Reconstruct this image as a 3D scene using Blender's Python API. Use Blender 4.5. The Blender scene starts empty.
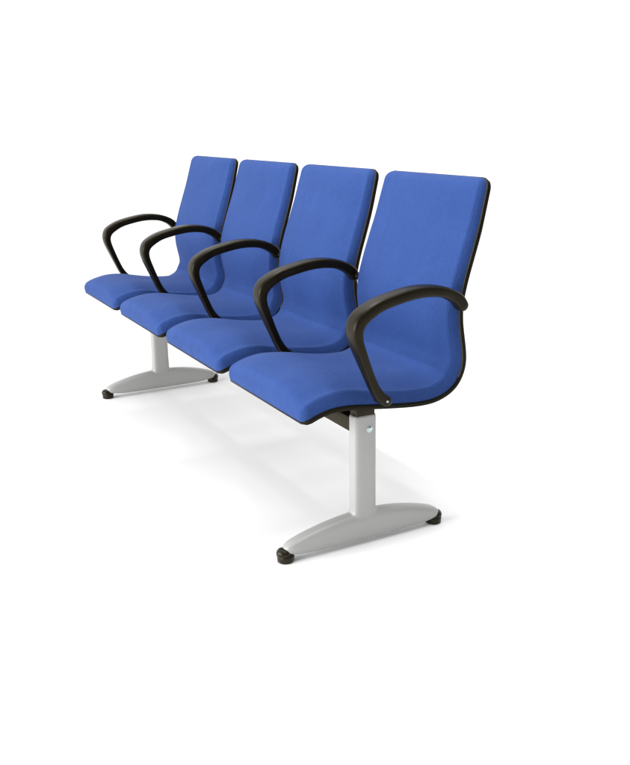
import bpy, bmesh, math
from mathutils import Vector, Matrix

S = bpy.context.scene
C = S.collection
PITCH = 0.56

# ------------------------------------------------------------------ materials
def new_mat(name):
    m = bpy.data.materials.new(name); m.use_nodes = True
    nt = m.node_tree
    return m, nt, nt.nodes['Principled BSDF']

def node(nt, kind, **kw):
    n = nt.nodes.new(kind)
    for k, v in kw.items():
        if k in n.inputs: n.inputs[k].default_value = v
        else: setattr(n, k, v)
    return n

def fabric_material():
    m, nt, b = new_mat('blue_woven_fabric')
    L = nt.links.new
    tc = node(nt, 'ShaderNodeTexCoord')
    # fine woven yarn at two grain sizes
    w1 = node(nt, 'ShaderNodeTexNoise'); w1.inputs['Scale'].default_value = 800; w1.inputs['Detail'].default_value = 1
    w2 = node(nt, 'ShaderNodeTexNoise'); w2.inputs['Scale'].default_value = 420; w2.inputs['Detail'].default_value = 2
    n1 = node(nt, 'ShaderNodeTexNoise'); n1.inputs['Scale'].default_value = 900; n1.inputs['Detail'].default_value = 3
    n2 = node(nt, 'ShaderNodeTexNoise'); n2.inputs['Scale'].default_value = 7; n2.inputs['Detail'].default_value = 5
    oi = node(nt, 'ShaderNodeObjectInfo')
    rs = node(nt, 'ShaderNodeVectorMath', operation='SCALE'); rs.inputs[0].default_value = (7.3, 3.1, 5.7); L(oi.outputs['Random'], rs.inputs['Scale'])
    ad = node(nt, 'ShaderNodeVectorMath', operation='ADD'); L(tc.outputs['Object'], ad.inputs[0]); L(rs.outputs[0], ad.inputs[1])
    vec = ad.outputs[0]
    for t in (w1, w2, n1, n2): L(vec, t.inputs['Vector'])
    # coarser slub of the yarn, drawn out along the cloth
    mpg = node(nt, 'ShaderNodeMapping'); mpg.inputs['Scale'].default_value = (240, 80, 80); L(vec, mpg.inputs['Vector'])
    n4 = node(nt, 'ShaderNodeTexNoise'); n4.inputs['Scale'].default_value = 1; n4.inputs['Detail'].default_value = 2; L(mpg.outputs[0], n4.inputs['Vector'])
    r4 = node(nt, 'ShaderNodeValToRGB')
    r4.color_ramp.elements[0].position = .3; r4.color_ramp.elements[0].color = (.84, .87, .91, 1)
    r4.color_ramp.elements[1].position = .7; r4.color_ramp.elements[1].color = (1.0, 1.0, 1.0, 1)
    L(n4.outputs['Fac'], r4.inputs['Fac'])
    mx4 = node(nt, 'ShaderNodeMix', data_type='RGBA', blend_type='MULTIPLY'); mx4.inputs['Factor'].default_value = 1
    mul = node(nt, 'ShaderNodeMath', operation='MULTIPLY'); L(w1.outputs['Fac'], mul.inputs[0]); L(w2.outputs['Fac'], mul.inputs[1])
    add = node(nt, 'ShaderNodeMath', operation='ADD'); L(mul.outputs[0], add.inputs[0]); L(n1.outputs['Fac'], add.inputs[1])
    ramp = node(nt, 'ShaderNodeValToRGB')
    ramp.color_ramp.elements[0].position = 0.25; ramp.color_ramp.elements[0].color = FAB_DARK
    ramp.color_ramp.elements[1].position = 1.25 if False else 1.0; ramp.color_ramp.elements[1].color = FAB_LIGHT
    L(add.outputs[0], ramp.inputs['Fac'])
    mix = node(nt, 'ShaderNodeMix', data_type='RGBA', blend_type='MULTIPLY')
    mix.inputs['Factor'].default_value = 1.0
    r2 = node(nt, 'ShaderNodeValToRGB')
    r2.color_ramp.elements[0].position = 0.3; r2.color_ramp.elements[0].color = (.88, .89, .92, 1)
    r2.color_ramp.elements[1].position = 0.7; r2.color_ramp.elements[1].color = (1, 1, 1, 1)
    L(n2.outputs['Fac'], r2.inputs['Fac'])
    L(ramp.outputs['Color'], mix.inputs[6]); L(r2.outputs['Color'], mix.inputs[7])
    L(mix.outputs[2], mx4.inputs[6]); L(r4.outputs['Color'], mx4.inputs[7]); L(mx4.outputs[2], b.inputs['Base Color'])
    b.inputs['Roughness'].default_value = 0.85
    b.inputs['Specular IOR Level'].default_value = 0.15
    b.inputs['Sheen Weight'].default_value = 0.05
    b.inputs['Sheen Roughness'].default_value = 0.45
    b.inputs['Sheen Tint'].default_value = (.55, .68, 1, 1)
    bump = node(nt, 'ShaderNodeBump'); bump.inputs['Strength'].default_value = 0.35; bump.inputs['Distance'].default_value = 0.0006
    L(add.outputs[0], bump.inputs['Height'])
    # soft unevenness of the padding under the cloth
    n3 = node(nt, 'ShaderNodeTexNoise'); n3.inputs['Scale'].default_value = 8; n3.inputs['Detail'].default_value = 3; n3.inputs['Distortion'].default_value = .6
    L(vec, n3.inputs['Vector'])
    b2 = node(nt, 'ShaderNodeBump'); b2.inputs['Strength'].default_value = 0.9; b2.inputs['Distance'].default_value = 0.006
    L(n3.outputs['Fac'], b2.inputs['Height']); L(bump.outputs['Normal'], b2.inputs['Normal'])
    L(b2.outputs['Normal'], b.inputs['Normal'])
    return m

def plastic_material(name, col, rough=.42, grain=0.25, spec=.5):
    m, nt, b = new_mat(name); L = nt.links.new
    tc = node(nt, 'ShaderNodeTexCoord')
    n = node(nt, 'ShaderNodeTexNoise'); n.inputs['Scale'].default_value = 1400; n.inputs['Detail'].default_value = 2
    L(tc.outputs['Object'], n.inputs['Vector'])
    n2 = node(nt, 'ShaderNodeTexNoise'); n2.inputs['Scale'].default_value = 22; n2.inputs['Detail'].default_value = 4
    L(tc.outputs['Object'], n2.inputs['Vector'])
    r = node(nt, 'ShaderNodeValToRGB')
    r.color_ramp.elements[0].position = .3; r.color_ramp.elements[0].color = tuple(c*.8 for c in col[:3])+(1,)
    r.color_ramp.elements[1].position = .7; r.color_ramp.elements[1].color = tuple(c*1.15 for c in col[:3])+(1,)
    L(n2.outputs['Fac'], r.inputs['Fac']); L(r.outputs['Color'], b.inputs['Base Color'])
    mr = node(nt, 'ShaderNodeMapRange'); mr.inputs['To Min'].default_value = rough-.07; mr.inputs['To Max'].default_value = rough+.08
    L(n2.outputs['Fac'], mr.inputs['Value']); L(mr.outputs['Result'], b.inputs['Roughness'])
    bp = node(nt, 'ShaderNodeBump'); bp.inputs['Strength'].default_value = grain; bp.inputs['Distance'].default_value = .0004
    L(n.outputs['Fac'], bp.inputs['Height']); L(bp.outputs['Normal'], b.inputs['Normal'])
    b.inputs['Specular IOR Level'].default_value = spec
    b.inputs['Specular Tint'].default_value = (1, .9, .68, 1)
    return m

def paint_material():
    m, nt, b = new_mat('silver_grey_powder_coat'); L = nt.links.new
    tc = node(nt, 'ShaderNodeTexCoord')
    n = node(nt, 'ShaderNodeTexNoise'); n.inputs['Scale'].default_value = 700; n.inputs['Detail'].default_value = 3
    L(tc.outputs['Object'], n.inputs['Vector'])
    r = node(nt, 'ShaderNodeValToRGB')
    r.color_ramp.elements[0].position = .3; r.color_ramp.elements[0].color = tuple(c*.93 for c in PAINT[:3])+(1,)
    r.color_ramp.elements[1].position = .7; r.color_ramp.elements[1].color = PAINT
    L(n.outputs['Fac'], r.inputs['Fac']); L(r.outputs['Color'], b.inputs['Base Color'])
    b.inputs['Metallic'].default_value = .1
    b.inputs['Roughness'].default_value = .42
    bp = node(nt, 'ShaderNodeBump'); bp.inputs['Strength'].default_value = .15; bp.inputs['Distance'].default_value = .0003
    L(n.outputs['Fac'], bp.inputs['Height']); L(bp.outputs['Normal'], b.inputs['Normal'])
    return m

FAB_DARK = (.014, .036, .135, 1)
FAB_LIGHT = (.029, .071, .243, 1)
PAINT = (.35, .352, .343, 1)
M_fab = fabric_material()
M_shell = plastic_material('brown_black_shell_plastic', (.005, .004, .002), .42, spec=.12)
M_arm = plastic_material('brown_black_armrest_plastic', (.006, .0045, .0018), .34, spec=.17)
M_edge = plastic_material('taupe_edge_strip', (.06, .052, .038), .6, spec=.2)
M_dark = plastic_material('dark_painted_beam_steel', (.014, .011, .005), .5, spec=.2)
M_rub = plastic_material('black_glide_plastic', (.008, .0065, .004), .3, spec=.28)
M_paint = paint_material()
m, nt, b = new_mat('zinc_bolt_metal'); b.inputs['Metallic'].default_value = 1; b.inputs['Base Color'].default_value = (.45, .52, .53, 1); b.inputs['Roughness'].default_value = .3
nz = node(nt, 'ShaderNodeTexNoise'); nz.inputs['Scale'].default_value = 300
mr = node(nt, 'ShaderNodeMapRange'); mr.inputs['To Min'].default_value = .2; mr.inputs['To Max'].default_value = .45
nt.links.new(nz.outputs['Fac'], mr.inputs['Value']); nt.links.new(mr.outputs['Result'], b.inputs['Roughness'])
M_bolt = m
def studio_material(name, c):
    m, nt, b = new_mat(name); b.inputs['Roughness'].default_value = .9; b.inputs['Specular IOR Level'].default_value = .1
    n = node(nt, 'ShaderNodeTexNoise'); n.inputs['Scale'].default_value = 3; n.inputs['Detail'].default_value = 4
    tc = node(nt, 'ShaderNodeTexCoord'); nt.links.new(tc.outputs['Object'], n.inputs['Vector'])
    r = node(nt, 'ShaderNodeValToRGB')
    r.color_ramp.elements[0].color = (c*.99, c*.99, c*.99, 1); r.color_ramp.elements[1].color = (c, c, c, 1)
    nt.links.new(n.outputs['Fac'], r.inputs['Fac']); nt.links.new(r.outputs['Color'], b.inputs['Base Color'])
    return m
M_floor = studio_material("white_studio_floor", .91)

# ------------------------------------------------------------------ helpers
def link(name, bm, mat, parent=None, smooth=True, angle=40):
    bmesh.ops.recalc_face_normals(bm, faces=bm.faces)
    me = bpy.data.meshes.new(name); bm.to_mesh(me); bm.free()
    me.materials.append(mat)
    if smooth:
        for p in me.polygons: p.use_smooth = True
        me.set_sharp_from_angle(angle=math.radians(angle))
    o = bpy.data.objects.new(name, me); C.objects.link(o)
    if parent: o.parent = parent
    return o

def copy_part(o, parent, off=Vector((0, 0, 0))):
    c = o.copy(); C.objects.link(c); c.parent = parent
    c.location = o.location + off
    for ch in list(o.children): copy_part(ch, c)
    return c

def catmull(pts, n):
    P = [Vector(p) for p in pts]
    P = [2*P[0]-P[1]] + P + [2*P[-1]-P[-2]]
    out = []
    for i in range(1, len(P)-2):
        a, b_, c, d = P[i-1:i+3]
        for k in range(n):
            t = k/n
            out.append(.5*((2*b_)+(-a+c)*t+(2*a-5*b_+4*c-d)*t*t+(-a+3*b_-3*c+d)*t**3))
    out.append(P[-2].copy())
    return out

def resample(pts, n):
    L = [0]
    for a, b_ in zip(pts, pts[1:]): L.append(L[-1]+(b_-a).length)
    out = []; j = 0
    for i in range(n+1):
        s = L[-1]*i/n
        while j < len(L)-2 and L[j+1] < s: j += 1
        t = (s-L[j])/max(L[j+1]-L[j], 1e-9)
        out.append(pts[j].lerp(pts[j+1], t))
    return out, L[-1]

def loft(bm, rings, cap=True):
    vr = [[bm.verts.new(p) for p in r] for r in rings]
    for a, b_ in zip(vr, vr[1:]):
        n = len(a)
        for i in range(n):
            bm.faces.new((a[i], a[(i+1) % n], b_[(i+1) % n], b_[i]))
    if cap:
        bm.faces.new(vr[0]); bm.faces.new(list(reversed(vr[-1])))

def lathe(bm, prof, cx, cy, seg=32, cz=0):
    rings = [[Vector((cx+r*math.cos(2*math.pi*k/seg), cy+r*math.sin(2*math.pi*k/seg), cz+z)) for k in range(seg)] for r, z in prof]
    loft(bm, rings)

def xcyl(bm, y, z, r, x0, x1, bev=.003, seg=28):
    prof = [(r-bev, x0), (r-.3*bev, x0+.3*bev), (r, x0+bev), (r, x1-bev), (r-.3*bev, x1-.3*bev), (r-bev, x1)]
    loft(bm, [[Vector((x, y+q*math.cos(2*math.pi*k/seg), z+q*math.sin(2*math.pi*k/seg))) for k in range(seg)] for q, x in prof])

def box(bm, x0, x1, y0, y1, z0, z1, bev=.003, seg=2):
    r = bmesh.ops.create_cube(bm, size=1)
    for v in r['verts']:
        v.co = Vector(((x0+x1)/2+v.co.x*(x1-x0), (y0+y1)/2+v.co.y*(y1-y0), (z0+z1)/2+v.co.z*(z1-z0)))
    es = list({e for v in r['verts'] for e in v.link_edges})
    bmesh.ops.bevel(bm, geom=es, offset=bev, segments=seg, affect='EDGES', profile=.5)

# ------------------------------------------------------------------ bench root
bench = bpy.data.objects.new('waiting_bench', None); C.objects.link(bench)
bench['label'] = 'four seat waiting bench with blue fabric seats, black armrests and grey pedestal legs'
bench['category'] = 'bench'

# ------------------------------------------------------------------ seat profile (y, z) of the shell's outer side
SHELL = [(-.257, .386), (-.236, .394), (-.209, .404), (-.169, .411), (-.124, .410), (-.075, .404), (-.025, .397), (.032, .390),
         (.09, .385), (.140, .386), (.182, .397), (.216, .417), (.238, .447), (.249, .485), (.247, .525), (.240, .567),
         (.234, .612), (.236, .662), (.250, .72), (.271, .785), (.292, .851), (.309, .917), (.319, .956), (.326, .985)]
NS = 220
prof, LEN = resample(catmull([(y, z, 0) for y, z in SHELL], 14), NS)
for _ in range(6):
    prof = [prof[0]]+[(prof[i-1]+2*prof[i]+prof[i+1])/4 for i in range(1, NS)]+[prof[-1]]
def frame(i):
    a = prof[max(0, i-1)]; b_ = prof[min(NS, i+1)]
    T = (b_-a).normalized()
    return prof[i], Vector((-T.y, T.x, 0))     # (y,z) point and inward normal
HW = .2495
def half_width(s):
    """half width along the shell, s metres from the front edge; corners rounded in plan"""
    w = HW
    u = s/LEN
    w += .002*math.exp(-((u-.60)/.12)**2)
    w -= .007*max(0, (u-.7)/.3)**2.4
    for d, r in ((s, .026), (LEN-s, .030)):
        if d < r: w -= r-math.sqrt(max(0, r*r-(r-d)**2))
    return w
def pt(i, x, n):
    p, N = frame(i)
    return Vector((x, p.x+N.x*n, p.y+N.y*n))

def make_shell():
    bm = bmesh.new(); rings = []; t = .0135
    ii = list(range(0, NS+1, 2))
    for i in ii:
        s = LEN*i/NS; w = half_width(s if 0 < i < NS else (.0006 if i == 0 else LEN-.0006)); r = .003
        e = min(s, LEN-s); k = 1 if e > .006 else .45+.55*math.sqrt(max(0, 1-(1-e/.006)**2))
        tt = t*k; off = (t-tt)*.5
        sec = [(-w+r, off), (-w+.3*r, off+.3*r), (-w, off+r), (-w, off+tt-r), (-w+.3*r, off+tt-.3*r), (-w+r, off+tt),
               (w-r, off+tt), (w-.3*r, off+tt-.3*r), (w, off+tt-r), (w, off+r), (w-.3*r, off+.3*r), (w-r, off)]
        rings.append([pt(i, x, n) for x, n in sec])
    loft(bm, rings)
    return bm

def cushion(i0, i1, h, r0, r1, crown, power0=2.4, power1=2.4, base=.0115, inset=.0035, cpow=3.2):
    """upholstered pad between profile stations i0 and i1; r0/r1 = rounding lengths at the two ends"""
    bm = bmesh.new(); rings = []
    st = []
    s0, s1 = LEN*i0/NS, LEN*i1/NS
    # fine stations near the ends
    n = 110
    for k in range(n+1):
        a = k/n
        a = a-.07*math.sin(2*math.pi*a)       # denser at both ends
        st.append(s0+(s1-s0)*a)
    for s in st:
        f = s/LEN*NS; i = min(NS-1, int(f)); fr = f-i
        d0, d1 = s-s0, s1-s
        k = 1
        if r0 and d0 < r0: k = min(k, max(.03, (1-(1-d0/r0)**power0)**(1/power0)))
        if r1 and d1 < r1: k = min(k, max(.03, (1-(1-d1/r1)**power1)**(1/power1)))
        hh = (h(s) if callable(h) else h)*k
        w = half_width(min(max(s, .0008), LEN-.0008))-inset
        endk = min(1, min(d0/.035 if i0 == 0 else 1, d1/.06 if i1 == NS else 1)); endk = endk*(2-endk)
        cr = (crown(s) if callable(crown) else crown)*k*endk
        cx_, p_ = .021, 3.3
        sec = []
        NQ = 26
        for q in range(NQ+1):                 # plump rounded side with a faint sewn welt along the edge
            a = q/NQ*math.pi/2
            x = w-cx_+cx_*max(0, math.cos(a))**(2/p_)-.003*k*math.sin(a)
            z = hh*math.sin(a)**(2/p_)
            g = .0015*k*math.exp(-((q-NQ*.60)/.8)**2)-.0010*k*math.exp(-((q-NQ*.60-2.2)/.8)**2)
            sec.append((x+g*.7, z+g*.7))
        xw = sec[-1][0]
        x0 = xw
        m = 16
        half = sec
        top = []
        for q in range(1, 2*m):
            x = x0*(1-q/m); u = x/x0
            top.append((x, hh+cr*(1-abs(u)**cpow)**1.15))
        full = half+top+[(-x, z) for x, z in reversed(half)]
        ring = []
        for x, nn in full:
            a = pt(i, x, base+nn); b_ = pt(i+1, x, base+nn)
            ring.append(a.lerp(b_, fr))
        rings.append(ring)
    loft(bm, rings)
    return bm

IC = int(NS*.475)                       # crease between seat and back pads
def find_crease():
    best = min(range(NS), key=lambda i: (prof[i]-Vector((.238, .449, 0))).length)
    return best
IC = find_crease()
def h_seat(s):
    u = s/(LEN*IC/NS)
    return .034+.007*math.exp(-((u-.22)/.18)**2)+.007*math.exp(-((u-1)/.14)**2)+.0016*math.exp(-((1-u)*LEN*.45/.005)**2)
def crown_seat(s):
    u = s/(LEN*IC/NS)
    t = max(0, min(1, (1-u)/.28)); t = t*t*(3-2*t)
    return .009+.012*t
def h_back(s):
    u = (s-LEN*IC/NS)/(LEN*(1-IC/NS))
    return .030-.007*max(0, (u-.55)/.45)**1.5+.007*math.exp(-((u-.24)/.17)**2)+.010*math.exp(-(u/.08)**2)+.0016*math.exp(-(u*LEN*.55/.005)**2)

def make_chair():
    sh = link('seat_shell', make_shell(), M_shell, bench)
    link('seat_cushion', cushion(0, IC, h_seat, .038, 0, crown_seat, 2.3, 2, cpow=4.0), M_fab, sh, angle=60)
    link('backrest_cushion', cushion(IC, NS, h_back, 0, .030, .009, 2, 2.2), M_fab, sh, angle=60)
    # thin paler strip between back cushion and shell edge, from the crease up
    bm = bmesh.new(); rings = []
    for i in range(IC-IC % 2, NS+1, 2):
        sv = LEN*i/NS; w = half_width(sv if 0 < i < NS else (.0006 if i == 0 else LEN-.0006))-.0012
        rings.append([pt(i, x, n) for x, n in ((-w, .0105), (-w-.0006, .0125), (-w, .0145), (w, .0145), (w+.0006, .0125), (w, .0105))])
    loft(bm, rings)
    link('edge_strip', bm, M_edge, sh)
    # steel carrier plate that fixes the shell to the beam
    bm = bmesh.new()
    for sx in (-.10, .10):
        box(bm, sx-.018, sx+.018, -.155, .125, .366, .376, .002)
        box(bm, sx-.018, sx+.018, -.135, -.100, .374, .404, .002)
        box(bm, sx-.018, sx+.018, .070, .105, .374, .388, .002)
    box(bm, -.1, .1, -.075, -.035, .3665, .3745, .002)
    link('mounting_bracket', bm, M_dark, sh)
    return sh
chair = make_chair()
chair.location = (.5*PITCH, 0, 0)
for i in range(1, 4): copy_part(chair, bench, Vector((i*PITCH, 0, 0)))

# ------------------------------------------------------------------ armrests
# centre line (y, z), half thickness in the side plane, half width along x
ARM0 = [(-.036, .432, .0150, .015), (-.054, .447, .0150, .015), (-.072, .473, .0135, .015), (-.090, .512, .0135, .016), (-.110, .560, .0145, .018),
       (-.126, .603, .0165, .020), (-.129, .632, .0185, .022), (-.119, .656, .0205, .023), (-.095, .674, .0200, .023),
       (-.060, .690, .0185, .022), (-.010, .702, .0180, .022), (.040, .710, .0180, .022), (.085, .711, .0175, .021),
       (.130, .705, .0170, .020), (.165, .692, .0175, .019), (.188, .677, .0185, .018), (.201, .661, .0180, .017)]
ARM = [(y, z, a*(.88 if i > 2 and i < 14 else .90), w*(1.17 if 3 < i < 14 else 1.05)) for i, (y, z, a, w) in enumerate(ARM0)]
def make_arm():
    bm = bmesh.new()
    n = 8
    c = catmull([Vector((a[0], a[1], 0)) for a in ARM], n)
    r = catmull([Vector((a[2], a[3], 0)) for a in ARM], n)
    N = len(c); rings = []
    cum = [0]
    for a, b_ in zip(c, c[1:]): cum.append(cum[-1]+(b_-a).length)
    tot = cum[-1]
    # round both ends
    start = [(-e, math.sqrt(max(.02, 1-(e)**2))) for e in (.98, .9, .7, .4)]
    seq = []
    T0 = (c[1]-c[0]).normalized(); T1 = (c[-1]-c[-2]).normalized()
    for e, k in start: seq.append((c[0]+T0*e*r[0].x, T0, r[0].x*k, r[0].y*(.55+.45*k)))
    for j in range(N):
        T = (c[min(N-1, j+1)]-c[max(0, j-1)]).normalized()
        seq.append((c[j], T, r[j].x, r[j].y))
    for e, k in reversed(start): seq.append((c[-1]-T1*e*r[-1].x, T1, r[-1].x*k, r[-1].y*(.55+.45*k)))
    M = 40; pw = 2/4.2
    for p, T, a, w in seq:
        Nn = Vector((-T.y, T.x, 0))
        ring = []
        for k in range(M):
            th = 2*math.pi*k/M; cs, sn = math.cos(th), math.sin(th)
            x = w*math.copysign(abs(cs)**pw, cs); q = a*math.copysign(abs(sn)**pw, sn)
            ring.append(Vector((x, p.x+Nn.x*q, p.y+Nn.y*q)))
        rings.append(ring)
    loft(bm, rings)
    return bm
def arm_part(idx):
    left, right = idx > 0, idx < 4
    bm = make_arm()
    x0 = -.034 if left else -.012
    x1 = .034 if right else .012
    xcyl(bm, -.040, .432, .0125, x0, x1)          # fixing bosses into the seat and back sides
    xcyl(bm, .206, .662, .0115, x0, x1)
    o = link('armrest', bm, M_arm, bench, angle=50)
    o.location = (idx*PITCH, 0, 0)
    return o
arms = [arm_part(0), arm_part(1)]
for i in (2, 3): arms.append(copy_part(arms[1], bench, Vector(((i-1)*PITCH, 0, 0))))
arms.append(arm_part(4))
for idx, sx in ((0, -1), (4, 1)):
    bm = bmesh.new()
    xx = sx*.0172
    xcyl(bm, -.040, .434, .0035, min(xx-.004*sx, xx), max(xx-.004*sx, xx), .001, 20)
    link('screw', bm, M_bolt, arms[idx])

# ------------------------------------------------------------------ beam
XL = (.452, 2.157)
bm = bmesh.new()
box(bm, XL[0]-.045, XL[1]+.012, -.088, -.022, .3245, .367, .004)
link('beam', bm, M_dark, bench)

# ------------------------------------------------------------------ pedestal legs
def make_leg():
    bm = bmesh.new()
    # upright: a flattened tube with rounded edges
    def sec(hy, hx, cy, z, pw=4.2, M=40):
        out = []
        for k in range(M):
            th = 2*math.pi*k/M; cs, sn = math.cos(th), math.sin(th)
            e = 2/pw
            out.append(Vector((hx*math.copysign(abs(sn)**e, sn), cy+hy*math.copysign(abs(cs)**e, cs), z)))
        return out
    cy = -.0555
    rings = []
    for z, g in ((.052, .003), (.080, .0028), (.092, .002), (.097, .0008), (.102, .0002), (.125, 0), (.25, 0), (.370, 0), (.3745, -.0008), (.3765, -.003)):
        rings.append(sec(.0355+g*1.6, .021+g*.5, cy, z))
    loft(bm, rings)
    # foot bar: arched blade, thick in the middle, tapering to both tips
    y0, y1 = -.304, .199
    n = 60; rings = []
    for k in range(n+1):
        a = k/n; a = .5-.5*math.cos(math.pi*a)
        y = y0+(y1-y0)*a
        mid = -.045
        u = (y-mid)/(mid-y0) if y < mid else (y-mid)/(y1-mid)
        v = abs(u)
        top = .0935-(.046 if u < 0 else .046)*v**2.0
        bot = .0115+.012*v**5
        tip = (1-v**24)**.5 if v < 1 else 0
        tip = max(tip, .12)
        c_ = (top+bot)/2; hz = (top-bot)/2*tip
        hx = (.0275-.006*v**2)*max(tip, .25)
        # section: flat sides, rounded top shoulders, narrow base
        secp = []
        M = 32
        for q in range(M):
            th = 2*math.pi*q/M; cs, sn = math.cos(th), math.sin(th)
            e = 2/3.2
            xx = hx*math.copysign(abs(cs)**e, cs); zz = hz*math.copysign(abs(sn)**e, sn)
            xx *= 1-.10*(zz/hz) if hz > 0 else 1
            secp.append(Vector((xx, y, c_+zz)))
        rings.append(secp)
    loft(bm, rings)
    leg = link('leg', bm, M_paint, bench, angle=50)
    # weld upright and bar into one skin with a soft fillet at the joint
    rm = leg.modifiers.new('weld', 'REMESH'); rm.mode = 'VOXEL'; rm.voxel_size = .0024; rm.use_smooth_shade = True
    sm = leg.modifiers.new('fillet', 'SMOOTH'); sm.factor = .5; sm.iterations = 9
    me = bpy.data.meshes.new_from_object(leg.evaluated_get(bpy.context.evaluated_depsgraph_get()))
    leg.modifiers.clear(); leg.data = me; me.name = 'leg'
    if not me.materials: me.materials.append(M_paint)
    for p in me.polygons: p.use_smooth = True
    # glides under both tips
    for y, sgn in ((-.297, -1), (.186, 1)):
        f = bmesh.new()
        lathe(f, [(.017, 0), (.0205, .0005), (.0228, .003), (.0230, .009), (.0240, .0150), (.0232, .0180), (.020, .021), (.008, .0215)], 0, y, 40)
        # domed cap closing over the tip of the bar
        lathe(f, [(.0190, .0175), (.0205, .0205), (.0208, .0250), (.0196, .0300), (.0165, .0345), (.0110, .0375), (.003, .0385)], 0, y+.005*sgn, 40)
        link('foot', f, M_rub, leg, angle=35)
    # olive dark saddle between post and beam, bolt through the post
    f = bmesh.new()
    box(f, -.0185, .0185, -.084, -.028, .3740, .401, .002)
    link('saddle_plate', f, M_dark, leg)
    f = bmesh.new()
    hexr = [[Vector((x, -.046+r*math.cos(math.pi/3*k+.2), .336+r*math.sin(math.pi/3*k+.2))) for k in range(6)] for r, x in ((.0068, .020), (.0068, .0250), (.0055, .0262))]
    loft(f, hexr)
    xcyl(f, -.046, .336, .0095, .0195, .0222, .0006, 24)
    link('bolt', f, M_bolt, leg, angle=25)
    return leg
leg = make_leg(); leg.location = (XL[1], 0, 0)
copy_part(leg, bench, Vector((XL[0]-XL[1], 0, 0)))

# ------------------------------------------------------------------ setting
bm = bmesh.new()
vs = [bm.verts.new((6.2*math.cos(2*math.pi*k/96), 6.2*math.sin(2*math.pi*k/96), 0)) for k in range(96)]
bm.faces.new(vs)
fl = link('floor', bm, M_floor, smooth=False); fl['kind'] = 'structure'
# ------------------------------------------------------------------ light
STRIP, KEY, WORLD = 100, 270, 1.42
W = bpy.data.worlds.new('World'); S.world = W; W.use_nodes = True
bg = W.node_tree.nodes['Background']; bg.inputs['Color'].default_value = (1, 1, 1, 1); bg.inputs['Strength'].default_value = WORLD
# white studio surround; the side the picture is taken from is unlit
nt = W.node_tree
tc = nt.nodes.new('ShaderNodeTexCoord'); vm = nt.nodes.new('ShaderNodeVectorMath'); vm.operation = 'DOT_PRODUCT'
vm.inputs[1].default_value = Vector((.93, .10, .12)).normalized()
rp = nt.nodes.new('ShaderNodeValToRGB'); mp = nt.nodes.new('ShaderNodeMapRange')
mp.inputs['From Min'].default_value = -1; mp.inputs['From Max'].default_value = 1
rp.color_ramp.interpolation = 'EASE'
rp.color_ramp.elements[0].position = .57; rp.color_ramp.elements[0].color = (1, 1, 1, 1)
rp.color_ramp.elements[1].position = .82; rp.color_ramp.elements[1].color = (.27, .27, .27, 1)
nt.links.new(tc.outputs['Generated'], vm.inputs[0]); nt.links.new(vm.outputs['Value'], mp.inputs['Value'])
nt.links.new(mp.outputs['Result'], rp.inputs['Fac']); nt.links.new(rp.outputs['Color'], bg.inputs['Color'])
def area(name, loc, target, size, power, sy=None):
    l = bpy.data.lights.new(name, 'AREA'); l.energy = power; l.size = size
    if sy: l.shape = 'RECTANGLE'; l.size_y = sy
    o = bpy.data.objects.new(name, l); C.objects.link(o); o.location = loc
    o.rotation_euler = (Vector(target)-Vector(loc)).to_track_quat('-Z', 'Y').to_euler()
    return o
area('key_softbox', (1.7, -4.6, 1.35), (1.3, .1, .75), 4.2, KEY, 1.6)
area('top_strip_softbox', (1.9, .12, 3.6), (1.9, .02, 0), 4.4, STRIP, .2)

# ------------------------------------------------------------------ camera
cam = bpy.data.cameras.new('camera'); co = bpy.data.objects.new('camera', cam); C.objects.link(co)
R = Vector((.4765821, .87902202, -.01377656)); U = Vector((-.22222996, .13561926, .96551606)); F = Vector((-.85057824, .4570861, -.25997874))
m = Matrix((R, U, -F)).transposed().to_4x4()
m.translation = Vector((4.12661816, -1.25422479, 1.14428885))
co.matrix_world = m
cam.sensor_fit = 'HORIZONTAL'; cam.sensor_width = 36; cam.lens = 897.299/630*36
cam.shift_x = (315-316.07)/630; cam.shift_y = (360.97-382.5)/630
cam.clip_start = .05; cam.clip_end = 200
S.camera = co
S.view_settings.view_transform = 'Standard'; S.view_settings.look = 'None'
S.view_settings.exposure = 0; S.view_settings.gamma = 1
